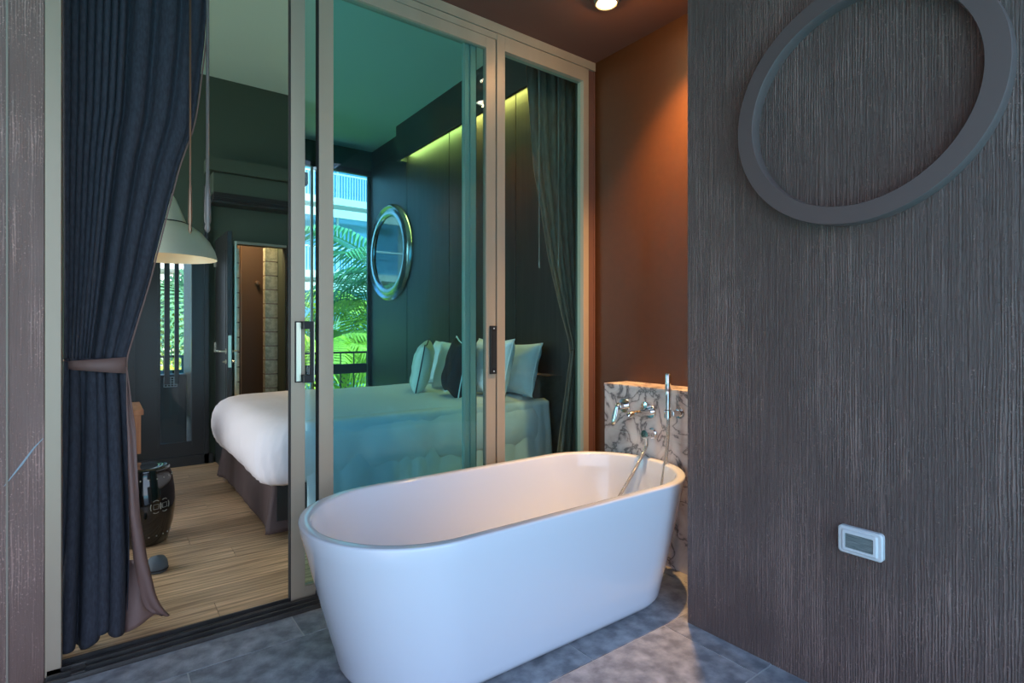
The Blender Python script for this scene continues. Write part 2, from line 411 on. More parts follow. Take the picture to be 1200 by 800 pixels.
# garden window at y = 7.5
wd = bmesh.new()
B(wd, 1.64, 3.06, 7.46, 7.56, 3.56, Z_R)
struct(obj('wall_back_lintel', wd, M_wall))
w1 = struct(box('window_1', 1.74, 3.05, 7.44, 7.50, 3.50, 3.57, M_dark))
box('window_frame', 1.74, 1.80, 7.46, 7.50, 0, 3.5, M_dark, w1)
box('window_frame', 2.215, 2.245, 7.46, 7.50, 0, 3.5, M_concrete, w1)
box('window_frame', 3.00, 3.05, 7.46, 7.50, 0, 3.5, M_dark, w1)
box('window_frame', 1.8, 3.00, 7.46, 7.50, 0.0, 0.05, M_dark, w1)
box('pane', 1.80, 3.00, 7.475, 7.481, 0.05, 3.5, M_clear, w1)

# glazing ------------------------------------------------------------
tr = struct(box('trim_2', -0.178, 2.72, 2.63, 2.775, -0.10, 0.004, M_track))
tr['label'] = 'dark aluminium sliding door track'
for (a, b, h) in ((2.632, 2.640, 0.016), (2.668, 2.676, 0.020), (2.700, 2.706, 0.026), (2.728, 2.736, 0.018), (2.756, 2.764, 0.026)):
    box('track_rail', -0.17, 2.70, a, b, 0.0, h, M_track, tr)
box('track_clip', -0.098, -0.055, 2.641, 2.700, 0.0, 0.019, M_track, tr)
fr = struct(box('trim_3', -0.178, 2.72, 2.70, 2.80, 3.092, Z_C, M_frame))
box('head_bar', -0.178, 1.945, 2.703, 2.80, 3.050, 3.088, M_frame, fr)
box('head_reveal', -0.178, 2.65, 2.715, 2.80, 3.046, 3.10, M_rubber, fr)
box('jamb', -0.176, -0.128, 2.70, 2.80, 0.0, 3.092, M_frame, fr, 0.002)
box('jamb', 2.706, 2.72, 2.705, 2.80, 0.0, 3.09, M_soffit, fr)

def sash(name, x0, x1, yf, th, z0, z1, sw0, sw1, rail, m, m1=None):
    s = struct(box(name, x0, x0 + sw0, yf, yf + th, z0, z1, m, None, 0.0015))
    box('stile', x1 - sw1, x1, yf, yf + th, z0, z1, m1 or m, s, 0.0015)
    box('top_rail', x0 + sw0, x1 - sw1, yf, yf + th, z1 - rail, z1, m, s, 0.0015)
    box('bottom_rail', x0 + sw0, x1 - sw1, yf, yf + th, z0, z0 + 0.055, m, s, 0.0015)
    g = box('pane', x0 + sw0 - .004, x1 - sw1 + .004, yf + th * .45, yf + th * .45 + 0.006, z0 + .05, z1 - rail + .006, M_glass, s)
    return s
sA = sash('door_1', 0.721, 1.772, 2.745, 0.036, 0.012, 3.045, 0.066, 0.076, 0.05, M_frame, M_frame_in)
sB = sash('door_2', 0.840, 1.883, 2.700, 0.036, 0.012, 3.046, 0.070, 0.068, 0.066, M_frame)
box('gasket', 0.836, 0.840, 2.702, 2.742, 0.012, 3.04, M_rubber, sB)
box('gasket', 1.772, 1.776, 2.745, 2.78, 0.012, 3.04, M_rubber, sA)
box('interlock', 1.728, 1.736, 2.735, 2.745, 0.012, 3.04, M_frame_in, sA)
box('gasket', 0.717, 0.721, 2.747, 2.78, 0.012, 3.04, M_rubber, sA)
w2 = struct(box('window_2', 1.893, 1.952, 2.700, 2.76, 0.012, 3.088, M_frame, None, 0.0015))
box('stile', 2.606, 2.654, 2.700, 2.76, 0.012, 3.088, M_frame, w2, 0.0015)
box('top_rail', 1.952, 2.606, 2.700, 2.76, 2.998, 3.088, M_frame, w2, 0.0015)
box('bottom_rail', 1.952, 2.606, 2.700, 2.76, 0.012, 0.07, M_frame, w2)
box('stop', 1.884, 1.893, 2.712, 2.76, 0.012, 3.05, M_rubber, w2)
box('pane', 1.948, 2.610, 2.728, 2.734, 0.065, 3.002, M_glass, w2)
box('jamb_filler', 2.654, 2.706, 2.71, 2.80, 0.0, 3.09, M_soffit, w2)

# handles: pull on door_1 (pale plate, black frame) and flush pull on door_2
hp = box('handle', 0.738, 0.768, 2.735, 2.745, 1.058, 1.352, M_rubber, sA, 0.002)
box('handle_plate', 0.742, 0.764, 2.729, 2.735, 1.064, 1.346, M_brass, hp)
box('handle_bracket', 0.768, 0.808, 2.690, 2.745, 1.315, 1.352, M_rubber, hp)
box('handle_bracket', 0.768, 0.808, 2.690, 2.745, 1.058, 1.095, M_rubber, hp)
box('handle_grip', 0.796, 0.812, 2.688, 2.700, 1.058, 1.352, M_rubber, hp)
box('handle_trim', 0.809, 0.817, 2.694, 2.703, 1.062, 1.35, M_brass, hp)
hq = box('handle', 1.836, 1.884, 2.686, 2.700, 1.052, 1.338, M_rubber, sB, 0.003)
box('handle_recess', 1.846, 1.876, 2.6845, 2.686, 1.085, 1.305, M_dark, hq)
for zz in (1.068, 1.322):
    bm = bmesh.new(); lathe(bm, [(0.004, 0), (0.004, -0.003), (0.0, -0.003)], (1.86, 2.686, zz), 10, axis='Y'); obj('screw', bm, M_white, hq)
bm = bmesh.new(); lathe(bm, [(0.010, 0), (0.008, -0.012), (0.0, -0.014)], (0.833, 2.742, 2.10), 12, axis='Y'); obj('bumper', bm, M_white, sA, True)

# scratch on the left facade
bm = bmesh.new()
p = [Vector((-0.288, 2.6985, 0.742)), Vector((-0.24, 2.6985, 0.815)), Vector((-0.205, 2.6985, 0.872)), Vector((-0.180, 2.6985, 0.903))]
tube(bm, p, [0.001, 0.004, 0.003, 0.001], 6)
tag(obj('paint_scratch', bm, M_scratch), 'pale blue slanting scratch mark on the brown facade beside the left door jamb', 'mark')

# ================================================================== BATHTUB
Zr = 0.59
T = thing('bathtub', 'white freestanding oval bathtub on the grey tiles in front of the sliding glass', 'bathtub', (0, 0, 0))
def tub_ring(t, inset, z, rad=None):
    # t=0 floor outline, t=1 rim outline
    x0, x1 = lerp(0.715, 0.575, t) + inset, lerp(2.345, 2.497, t) - inset
    ya, yb = lerp(1.676, 1.606, t) + inset, lerp(2.385, 2.456, t) - inset
    R_ = (rad or lerp(0.345, 0.415, t)) - inset * 0.9
    return rrect(x0, x1, ya, yb, R_, z, 22, 20)
R = []
for d, z in ((0.055, 0.004), (0.03, 0.006), (0.012, 0.016), (0.003, 0.034), (0, 0.055)): R.append(tub_ring(0.02, d, z))
for i in range(1, 9):
    t = i / 9; R.append(tub_ring(0.02 + 0.98 * (t ** 0.95), 0, lerp(0.055, Zr - 0.012, t)))
for d, z in ((0, Zr - 0.010), (0.001, Zr - 0.005), (0.004, Zr - 0.001), (0.009, Zr), (0.030, Zr), (0.038, Zr - 0.001), (0.043, Zr - 0.005), (0.046, Zr - 0.012)):
    R.append(tub_ring(1, d, z))
for t in (0.15, 0.3, 0.45, 0.6, 0.75, 0.87, 0.95):
    R.append(tub_ring(1, 0.048 + 0.11 * t ** 1.5, lerp(Zr - 0.02, 0.14, t)))
R.append(tub_ring(1, 0.185, 0.115)); R.append(tub_ring(1, 0.24, 0.105)); R.append(tub_ring(1, 0.40, 0.10))
bm = bmesh.new(); rings(bm, R, True, True, True)
obj('shell', bm, M_tub, T, True, angle=50)
bm = bmesh.new(); lathe(bm, [(0.0, 0.108), (0.028, 0.108), (0.034, 0.104), (0.034, 0.098)], (1.75, 2.03, 0), 24, cap1=True)
obj('drain', bm, M_chrome, T, True)

# ================================================================== MARBLE LEDGE AND TAPS
XF = 2.514
ml = tag(box('marble_ledge', XF, 2.719, 1.515, 2.416, 0.0, 0.965, M_marble), 'low veined grey marble ledge carrying the bath taps', 'ledge')
box('top_slab', XF - 0.004, 2.719, 1.515, 2.420, 0.966, 0.984, M_marble, ml, 0.002)
for z in (0.70,):
    box('joint', XF - 0.0008, XF + 0.002, 1.52, 2.41, z - 0.001, z + 0.001, M_grout, ml)

mx = thing('bath_mixer', 'chrome wall mixer with lever handle and spout on the marble ledge', 'tap', (XF, 2.2, 0.84))
def cyl(bm, a, b, r, n=20, r2=None): tube(bm, [a, b], [r, r2 or r], n)
bm = bmesh.new(); lathe(bm, [(0.0, -0.012), (0.040, -0.012), (0.045, -0.006), (0.045, 0.0)], (0, 0.05, 0.02), 28, axis='X'); obj('rosette', bm, M_chrome, mx, True, angle=40)
bm = bmesh.new(); cyl(bm, (0, 0.05, 0.02), (-0.055, 0.05, 0.02), 0.022); obj('valve_body', bm, M_chrome, mx, True, angle=40)
bm = bmesh.new()
rs = []
for t in range(9):
    k = t / 8; w = 0.010 + 0.010 * math.sin(k * PI * 0.9); z = 0.03 - 0.115 * k; xx = -0.062 - 0.02 * math.sin(k * 1.5)
    rs.append([(xx + 0.007 * math.cos(a), 0.055 + 0.012 * k + w * math.sin(a), z) for a in (2 * PI * i / 12 for i in range(12))])
rings(bm, rs, True, True, True); obj('lever', bm, M_chrome, mx, True)
bm = bmesh.new(); lathe(bm, [(0.0, -0.010), (0.036, -0.010), (0.040, -0.005), (0.040, 0.0)], (0, -0.145, 0.005), 28, axis='X'); obj('rosette', bm, M_chrome, mx, True, angle=40)
bm = bmesh.new(); tube(bm, bez((0, -0.145, 0.005), (-0.07, -0.145, 0.005), (-0.15, -0.12, 0.010), (-0.16, -0.115, -0.012), 12), [0.020] * 3 + [0.017] * 7 + [0.016, 0.015, 0.014], 16); obj('spout', bm, M_chrome, mx, True, angle=50)
bm = bmesh.new(); cyl(bm, (0, -0.135, 0.045), (-0.045, -0.135, 0.045), 0.017); lathe(bm, [(0, -0.05), (0.020, -0.048), (0.021, -0.030), (0.017, -0.028)], (0, -0.135, 0.045), 20, axis='X'); obj('diverter_knob', bm, M_chrome, mx, True, angle=40)

so = thing('shower_outlet', 'chrome elbow outlet below the spout feeding the shower hose', 'tap', (XF, 2.04, 0.725))
bm = bmesh.new(); lathe(bm, [(0.0, -0.010), (0.030, -0.010), (0.033, -0.005), (0.033, 0.0)], (0, 0, 0), 24, axis='X'); obj('rosette', bm, M_chrome, so, True, angle=40)
bm = bmesh.new(); cyl(bm, (0, 0, 0), (-0.075, 0.0, 0), 0.025); obj('elbow', bm, M_chrome, so, True, angle=40)
bm = bmesh.new(); cyl(bm, (-0.055, 0.0, -0.02), (-0.055, 0.0, -0.062), 0.011, 14); obj('hose_nut', bm, M_chrome, so, True, angle=40)

hs = thing('hand_shower', 'slim chrome hand shower standing in its holder with a hanging hose', 'shower', (XF, 1.885, 0.86))
bm = bmesh.new(); lathe(bm, [(0.0, -0.008), (0.028, -0.008), (0.031, -0.004), (0.031, 0.0)], (0, -0.03, 0), 24, axis='X'); cyl(bm, (0, -0.03, 0), (-0.05, -0.015, 0.0), 0.017); obj('holder_base', bm, M_chrome, hs, True, angle=40)
bm = bmesh.new(); lathe(bm, [(0.016, -0.022), (0.021, -0.022), (0.022, 0.018), (0.018, 0.020)], (-0.065, 0, 0), 20, cap0=False); obj('holder', bm, M_chrome, hs, True, angle=40)
bm = bmesh.new(); lathe(bm, [(0.0, -0.03), (0.010, -0.03), (0.011, 0.0), (0.0145, 0.05), (0.0155, 0.10), (0.0155, 0.214), (0.013, 0.218), (0, 0.218)], (-0.065, 0, 0), 20); obj('wand', bm, M_chrome, hs, True, angle=40)
bm = bmesh.new(); lathe(bm, [(0.0159, 0.12), (0.0163, 0.121), (0.0163, 0.208), (0.0159, 0.209)], (-0.065, 0, 0), 20); obj('spray_sleeve', bm, M_chrome, hs, True)
bm = bmesh.new()
a = Vector((-0.065, 0, -0.03)); e = Vector((-0.055, 2.04 - 1.885, 0.725 - 0.86 - 0.062))
path = bez(a, a + Vector((0.0, 0.0, -0.22)), Vector((-0.085, 0.02, -0.36)), Vector((-0.16, 0.03, -0.62)), 18)[:-1] + \
    bez(Vector((-0.16, 0.03, -0.62)), Vector((-0.28, 0.06, -0.74)), Vector((-0.42, 0.15, -0.735)), Vector((-0.40, 0.20, -0.70)), 14)[:-1] + \
    bez(Vector((-0.40, 0.20, -0.70)), Vector((-0.36, 0.24, -0.60)), e + Vector((-0.04, 0.05, -0.18)), e, 20)
tube(bm, path, 0.009, 10); obj('hose', bm, M_steel_hose, hs, True)

# ================================================================== RIGHT WALL FITTINGS
rg = bmesh.new()
n = 96; cy, cz, Ro, Ri = 0.822, 2.090, 0.418, 0.355
rs = []
for (r, x) in ((Ri, 0), (Ri, -0.049), (Ri + 0.002, -0.052), (Ro - 0.002, -0.052), (Ro, -0.049), (Ro, 0)):
    rs.append([(2.1025 + x, cy + r * math.cos(2 * PI * i / n), cz + r * math.sin(2 * PI * i / n)) for i in range(n)])
rings(rg, rs + [rs[0]])
bmesh.ops.remove_doubles(rg, verts=rg.verts, dist=1e-6)
tag(obj('wall_ring', rg, M_ring, smooth=True, angle=35), 'large dark taupe ring ornament mounted on the combed plaster wall', 'wall ornament')

ws = thing('wall_light', 'small white rectangular step light low on the combed plaster wall', 'wall light', (2.103, 0.807, 0.576))
def plate(name, hw, hh, r, x0, x1, m, par, hole=None):
    bm = bmesh.new()
    def rr(x, a, b, rad): return [(x, p[0], p[1]) for p in rrect(-a, a, -b, b, rad, 0, 6, 3)]
    R_ = [rr(x0, hw, hh, r), rr(x1 + 0.004 if x1 < x0 else x1, hw, hh, r), rr(x1, hw - 0.004, hh - 0.004, r)]
    if hole: R_ += [rr(x1, hole[0], hole[1], 0.004), rr(hole[2], hole[0], hole[1], 0.004)]
    rings(bm, R_, True, True, True); return obj(name, bm, m, par, True, angle=35)
pl = plate('face_plate', 0.070, 0.047, 0.013, 0.0, -0.020, M_white, ws)
plate('bezel', 0.056, 0.037, 0.006, -0.019, -0.026, M_white, ws, (0.044, 0.025, -0.016))
box('lens', -0.0235, -0.0200, -0.0435, 0.0435, -0.0245, 0.0245, M_lens, ws)

# ================================================================== DOWNLIGHTS
def downlight(x, y, label, energy, cone, aim=(0, 0, -1), group=None):
    t = thing('downlight', label, 'downlight', (x, y, Z_C), 0, group)
    bm = bmesh.new(); lathe(bm, [(0.066, -0.003), (0.070, -0.009), (0.086, -0.009), (0.090, -0.001), (0.090, 0.0)], (0, 0, 0), 36); obj('trim_ring', bm, M_chrome, t, True, angle=40)
    bm = bmesh.new(); lathe(bm, [(0.053, -0.034), (0.060, -0.036), (0.066, -0.018), (0.066, -0.0005)], (0, 0, 0), 32); obj('gimbal', bm, M_brass, t, True, angle=40)
    bm = bmesh.new(); lathe(bm, [(0.0, -0.028), (0.054, -0.028), (0.054, -0.020)], (0, 0, 0), 28, cap1=True); obj('lens', bm, M_bulb, t, True)
    ld = bpy.data.lights.new('spot', 'SPOT'); ld.energy = energy; ld.spot_size = cone; ld.spot_blend = 1.0; ld.color = (1.0, 0.54, 0.20); ld.shadow_soft_size = 0.03
    lo = bpy.data.objects.new('spot', ld); COL.objects.link(lo); lo.parent = t; lo.location = (0, 0, -0.04)
    lo.rotation_euler = Vector(aim).to_track_quat('-Z', 'Y').to_euler()
    ld2 = bpy.data.lights.new('glow', 'POINT'); ld2.energy = 1.0; ld2.color = (1, 0.55, 0.2); ld2.shadow_soft_size = 0.012
    l2 = bpy.data.objects.new('glow', ld2); COL.objects.link(l2); l2.parent = t; l2.location = (0, 0, -0.055)
downlight(2.235, 2.135, 'lit round chrome downlight in the brown balcony ceiling above the bathtub', 7, math.radians(95), (0.32, -0.1, -1))
downlight(2.42, 1.80, 'lit downlight close to the combed plaster wall above the bath taps', 140, math.radians(80), (0.14, 0.12, -1))

# ================================================================== CURTAINS
def curtain(parent, name, m, xl, xr, yfun, z0, z1, n_f, nz_=70, nx=260, amp=0.045, squeeze=None, thick=0.003, skew=None, wild=0.5, hem=0.0):
    bm = bmesh.new(); V = []
    for j in range(nz_ + 1):
        z = lerp(z0, z1, j / nz_); L_, R_ = interp(xl, z), interp(xr, z)
        rowv = []
        for i in range(nx + 1):
            s = i / nx
            ss = skew(s) if skew else s
            ph = ss * n_f * 2 * PI + wild * noise.noise((ss * 5, z * 0.9, 1.3))
            a = interp(squeeze, z) * amp if squeeze else amp
            w = math.sin(ph); w = math.copysign(abs(w) ** 0.75, w)
            y_ = yfun(s, z) + a * w * (0.7 + 0.5 * noise.noise((ss * 4, z * 0.25, 7.7))) + 0.012 * noise.noise((s * 6, z * 1.6, 3.1))
            x_ = lerp(L_, R_, s) + a * 0.25 * math.cos(ph * 1.0)
            hz = hem * max(0, 1 - (z - z0) / 0.35) ** 2 * (0.5 + 0.5 * math.sin(s * 11 + 1.0)) * (0.3 + s)
            rowv.append(bm.verts.new((x_, y_, z + hz)))
        V.append(rowv)
    for j in range(nz_):
        for i in range(nx): bm.faces.new((V[j][i], V[j][i + 1], V[j + 1][i + 1], V[j + 1][i]))
    o = obj(name, bm, m, parent, True)
    md = o.modifiers.new('solid', 'SOLIDIFY'); md.thickness = thick
    return o
CL = thing('curtain', 'heavy dark navy curtain tied back at the left side of the open doorway', 'curtain', (0, 0, 0))
sq = [(3.6, 1.0), (2.6, 1.0), (1.5, 0.75), (1.25, 0.45), (1.12, 0.4), (0.9, 0.8), (0.3, 1.0), (0, 1.0)]
xr_up = [(3.7, 0.44), (2.858, 0.392), (2.655, 0.382), (2.35, 0.350), (2.244, 0.334), (2.056, 0.278), (1.757, 0.213), (1.524, 0.164), (1.278, 0.102), (1.192, 0.080), (1.14, 0.077)]
curtain(CL, 'upper_drape', M_curt, [(3.6, -0.150), (1.14, -0.130)], xr_up, lambda s, z: 2.935 - 0.03 * s, 1.14, 3.70, 11,
        squeeze=sq, amp=0.030, skew=lambda s: (s * 1.75 if s < 0.42 else 0.735 + (s - 0.42) * 0.30 / 0.58))
xr_lo = [(1.16, 0.077), (1.05, 0.082), (0.887, 0.090), (0.6, 0.100), (0.32, 0.104), (0.10, 0.100), (0.012, 0.095)]
def ylo(s, z): return 2.905 + 0.02 * s - (0.075 - 0.035 * s) * max(0, 1 - z / 0.9)
curtain(CL, 'lower_drape', M_curt, [(1.16, -0.130), (0.0, -0.150)], xr_lo, ylo, 0.010, 1.19, 4.6, squeeze=[(1.19, 0.4), (1.0, 0.7), (0.3, 1.15), (0, 1.35)], amp=0.046, nz_=60, wild=3.4, hem=0.05)
# taupe edge trim on the upper drape and the lining strip that falls below the tie
bm = bmesh.new(); zz = [3.7 - i * (2.55 / 50) for i in range(51)]
tube(bm, [(interp(xr_up, z) + 0.003, 2.905, z) for z in zz], 0.0035, 6); obj('edge_piping', bm, M_lining, CL, True)
bm = bmesh.new(); V = []
for j in range(41):
    z = 1.15 - j * (1.15 - 0.06) / 40
    xr_ = interp([(1.15, 0.083), (1.0, 0.098), (0.89, 0.112), (0.52, 0.126), (0.33, 0.150), (0.16, 0.182), (0.10, 0.205), (0.05, 0.240)], z)
    w = interp([(1.15, 0.004), (0.9, 0.030), (0.5, 0.036), (0.3, 0.046), (0.1, 0.055), (0.05, 0.02)], z)
    V.append([bm.verts.new((xr_ - w * (1 - k / 4), 2.905 - 0.05 + 0.012 * math.sin(k * 1.4 + z * 5) - 0.02 * (1 - z), z)) for k in range(5)])
for a, b in zip(V, V[1:]):
    for k in range(4): bm.faces.new((a[k], a[k + 1], b[k + 1], b[k]))
o = obj('lining_edge', bm, M_lining, CL, True); md = o.modifiers.new('s', 'SOLIDIFY'); md.thickness = 0.003
# lining lying over at the floor behind the edge
bm = bmesh.new(); V = []
for j in range(15):
    t = j / 14; z = lerp(0.30, 0.012, t)
    V.append([bm.verts.new((lerp(0.070, lerp(0.150, 0.205, t), k / 6), 2.93 - 0.05 * t + 0.015 * math.sin(k + t * 3), z + 0.05 * t * k / 6)) for k in range(7)])
for a, b in zip(V, V[1:]):
    for k in range(6): bm.faces.new((a[k], a[k + 1], b[k + 1], b[k]))
o = obj('lining_fold', bm, M_lining, CL, True); md = o.modifiers.new('s', 'SOLIDIFY'); md.thickness = 0.003
# tieback band
bm = bmesh.new(); rs = []
for i in range(25):
    a = 2 * PI * i / 24
    cx_, hx = -0.020, 0.106
    x_ = cx_ + hx * math.cos(a); y_ = 2.925 + 0.052 * math.sin(a)
    zc = 1.165 + 0.010 * math.cos(a) * 0 - 0.008 * (x_ + 0.13) / 0.2; hh = 0.016 + 0.020 * (x_ + 0.126) / 0.212
    rs.append([(x_, y_, zc - hh), (x_ * 1.0, y_ - 0.004 * math.sin(-a), zc), (x_, y_, zc + hh)])
V = rings(bm, rs, False); o = obj('tieback', bm, M_lining, CL, True); md = o.modifiers.new('s', 'SOLIDIFY'); md.thickness = 0.004
bm = bmesh.new(); tube(bm, [(-0.118, 2.90, 1.178), (-0.132, 2.84, 1.190)], 0.003, 8); lathe(bm, [(0, -0.010), (0.008, -0.008), (0.008, 0)], (-0.130, 2.80, 1.190), 12, axis='X'); tube(bm, [(-0.132, 2.84, 1.19), (-0.131, 2.80, 1.19)], 0.003, 8); obj('tieback_hook', bm, M_chrome, CL, True)
for wx, wy, zb, zt, m_, nm, r0 in ((0.316, 2.87, 1.742, 3.7, M_rod, 'curtain_wand', 0.0045), (0.386, 2.87, 1.755, 3.7, M_acryl, 'clear_wand', 0.0075)):
    bm = bmesh.new(); lathe(bm, [(0.0, zb), (r0 * 1.0, zb + 0.008), (r0 * 1.8, zb + 0.02), (r0 * 1.2, zb + 0.04), (r0 * 1.9, zb + 0.055), (r0 * 1.6, zb + 0.20), (r0 * 1.0, zb + 0.23), (r0 * 1.0, zt)], (wx, wy, 0), 12)
    obj(nm, bm, m_, CL, True)
box('curtain_rail', -0.15, 1.4, 2.865, 2.905, 3.76, 3.80, M_frame, CL)

CR = thing('curtain', 'brown curtain swept to the right behind the fixed glass pane beside the bed', 'curtain', (0, 0, 0))
curtain(CR, 'upper_drape', M_curt_r, [(3.7, 2.30), (3.08, 2.335), (2.415, 2.400), (1.836, 2.530), (1.478, 2.645), (1.231, 2.735), (1.15, 2.745)],
        [(3.7, 2.86), (3.1, 2.86), (2.4, 2.84), (1.8, 2.83), (1.4, 2.83), (1.15, 2.850)], lambda s, z: 2.985, 1.15, 3.75, 6, squeeze=[(3.7, 1), (1.5, 0.7), (1.15, 0.5)], amp=0.030, nx=140)
curtain(CR, 'lower_drape', M_curt_r, [(1.16, 2.745), (0.62, 2.640), (0.3, 2.590), (0.0, 2.57)], [(1.16, 2.850), (0.4, 2.86), (0, 2.86)],
        lambda s, z: 2.975, 0.015, 1.17, 4, squeeze=[(1.17, 0.5), (0.6, 1)], amp=0.026, nx=120, nz_=40)
for k, (wx, zb) in enumerate(((2.40, 1.735), (2.575, 1.755))):
    bm = bmesh.new(); lathe(bm, [(0.0, zb), (0.006, zb + 0.01), (0.005, zb + 0.05), (0.0035, zb + 0.06), (0.0035, 3.7)], (wx, 2.92, 0), 10); obj('curtain_wand', bm, M_acryl, CR, True)
box('curtain_rail', 1.5, 3.0, 2.935, 2.975, 3.76, 3.80, M_frame, CR)

# ================================================================== BED
BD = thing('bed', 'king bed with white tucked duvet and taupe pleated valance behind the glass', 'bed', (0, 0, 0))
bx0, bx1, by0, by1 = 0.80, 3.00, 3.56, 5.46
box('base', bx0 + 0.07, bx1, by0 + 0.07, by1 - 0.07, 0.12, 0.36, M_dark, BD)
for lx in (bx0 + 0.2, bx1 - 0.1):
    for ly in (by0 + 0.14, by1 - 0.16):
        bm = bmesh.new(); lathe(bm, [(0.03, 0.0), (0.035, 0.12)], (lx, ly, 0), 14, True, True); obj('leg', bm, M_rubber, BD, True, angle=40)
# valance: pleated ring
bm = bmesh.new(); rs = []
base = rrect(bx0 + 0.055, bx1, by0 + 0.075, by1 - 0.05, 0.02, 0, 4, 60)
c0 = Vector(((bx0 + bx1) / 2, (by0 + by1) / 2, 0))
for j in range(13):
    t = j / 12; z = lerp(0.385, 0.045, t); ring = []
    for i, p in enumerate(base):
        d = Vector((1 if p[0] > c0.x + 1.0 else (-1 if p[0] < c0.x - 1.0 else 0), 1 if p[1] > c0.y + 0.9 else (-1 if p[1] < c0.y - 0.9 else 0), 0))
        cor = math.exp(-((Vector((p[0], p[1])) - Vector((bx0, by0))).length / 0.16) ** 2) + math.exp(-((Vector((p[0], p[1])) - Vector((bx0, by1))).length / 0.16) ** 2)
        out = t * (0.012 + 0.055 * cor) + 0.010 * t * noise.noise((p[0] * 6, p[1] * 6, 2.0)) + 0.012 * cor * math.sin(i * 1.9) * t
        ring.append((p[0] + d.x * out, p[1] + d.y * out, z))
    rs.append(ring)
rings(bm, rs); o = obj('valance', bm, M_skirt, BD, True); md = o.modifiers.new('s', 'SOLIDIFY'); md.thickness = 0.004
# duvet: rounded, tucked under
def bedring(inset, z, r): return rrect(bx0 - 0.055 + inset, bx1 + 0.0, by0 - 0.06 + inset, by1 + 0.05 - inset, r, z, 12, 46)
prof = [(0.11, 0.375, 0.10), (0.070, 0.352, 0.11), (0.030, 0.375, 0.13), (0.012, 0.42, 0.15), (0.0, 0.48, 0.17), (0.0, 0.54, 0.18), (0.008, 0.60, 0.19), (0.03, 0.66, 0.20), (0.065, 0.705, 0.20), (0.11, 0.735, 0.18), (0.17, 0.752, 0.16), (0.27, 0.762, 0.14), (0.45, 0.764, 0.10), (0.70, 0.758, 0.06), (0.95, 0.752, 0.03)]
bm = bmesh.new(); rs = []
for ins, z, r in prof:
    ring = []
    for (x, y_, zz_) in bedring(ins, z, r):
        f = 1.0 if z < 0.72 else 0.4
        side = max(0.0, min(1.0, (x - 1.0) / 0.4)) if y_ < 3.9 else 0.25
        cn = math.exp(-(((x - bx0) ** 2 + (y_ - by0) ** 2) / 0.09)) * (1 if z < 0.7 else 0.3)
        k = -0.012 * cn * abs(math.sin((x - y_) * 34 + z * 9)) + (0.012 * noise.noise((x * 3, y_ * 3, z * 2)) + 0.020 * noise.noise((x * 8, y_ * 8, z * 1.0)) * side * (1.4 if z < 0.6 else 0.7)) * f
        dx = -1 if x < bx0 + 0.2 else 0; dy = -1 if y_ < by0 + 0.2 else (1 if y_ > by1 - 0.2 else 0)
        ring.append((x + dx * k, y_ + dy * k, zz_ + 0.012 * noise.noise((x * 2.5, y_ * 2.5, 0)) * (1 if z > 0.6 else 0.2)))
    rs.append(ring)
rings(bm, rs, True, False, True)
o = obj('duvet', bm, M_duvet, BD, True)
# sheet hanging below the duvet along the near side
bm = bmesh.new(); V = []
for j in range(20):
    t = j / 19; V.append([])
    for i in range(120):
        s_ = i / 119; x = lerp(1.02, 3.02, s_)
        f = (0.014 * math.sin(s_ * 46 + 3 * noise.noise((s_ * 5, 0, 0))) + 0.014 * noise.noise((x * 6, t * 2, 0))) * (0.25 + t)
        top = 0.735 if j == 0 else 0.715
        z = top if j < 2 else lerp(0.715, 0.17, (t - 1 / 19) / (18 / 19))
        V[-1].append(bm.verts.new((x, (3.62 if j == 0 else 3.555) - 0.045 * t - abs(f), z)))
for a, b in zip(V, V[1:]):
    for i in range(119): bm.faces.new((a[i], a[i + 1], b[i + 1], b[i]))
o = obj('hanging_sheet', bm, M_duvet, BD, True); md = o.modifiers.new('s', 'SOLIDIFY'); md.thickness = 0.005

def pillow_mesh(w, h, d, seed, peak=0.10, n=22):
    """local: width Y, height Z, thickness X, base at z=0"""
    bm = bmesh.new(); F_ = []
    for sgn in (1, -1):
        V = []
        for j in range(n + 1):
            rowv = []
            for i in range(n + 1):
                a, b = 2 * i / n - 1, 2 * j / n - 1
                pinch = 1 - peak * (1 - a * a) * abs(b) ** 3, 1 - peak * (1 - b * b) * abs(a) ** 3
                yv = a * w / 2 * pinch[1]; zv = (b * h / 2) * pinch[0]
                e = max(0, (1 - a ** 4) * (1 - b ** 4)) ** 0.55
                wr = noise.noise((a * 2.4 + seed, b * 2.4, seed)) * 0.18 + noise.noise((a * 6 + seed, b * 6, seed)) * 0.07
                xv = sgn * d / 2 * e * (1 + wr)
                rowv.append(bm.verts.new((xv, yv, zv + h / 2)))
            V.append(rowv)
        for j in range(n):
            for i in range(n):
                bm.faces.new((V[j][i], V[j][i + 1], V[j + 1][i + 1], V[j + 1][i]))
    bmesh.ops.remove_doubles(bm, verts=bm.verts, dist=1e-5)
    return bm
def pillow(name, label, cat, loc, w, h, d, tilt, rz, m, seed, piping=None, roll=0, group=None, peak=0.1):
    t = thing(name, label, cat, loc, 0, group)
    t.rotation_euler = (roll, tilt, rz)
    obj('cover', pillow_mesh(w, h, d, seed, peak), m, t, True)
    bm = bmesh.new(); pts = []
    N = 22
    edge = [(-1 + 2 * i / N, -1) for i in range(N)] + [(1, -1 + 2 * i / N) for i in range(N)] + [(1 - 2 * i / N, 1) for i in range(N)] + [(-1, 1 - 2 * i / N) for i in range(N + 1)]
    for a, b in edge:
        pz = 1 - peak * (1 - a * a) * abs(b) ** 3; py = 1 - peak * (1 - b * b) * abs(a) ** 3
        pts.append((0, a * w / 2 * py, b * h / 2 * pz + h / 2))
    tube(bm, pts, 0.0055 if piping else 0.004, 6, False); obj('piping', bm, piping or m, t, True)
    return t
ZB = 0.765
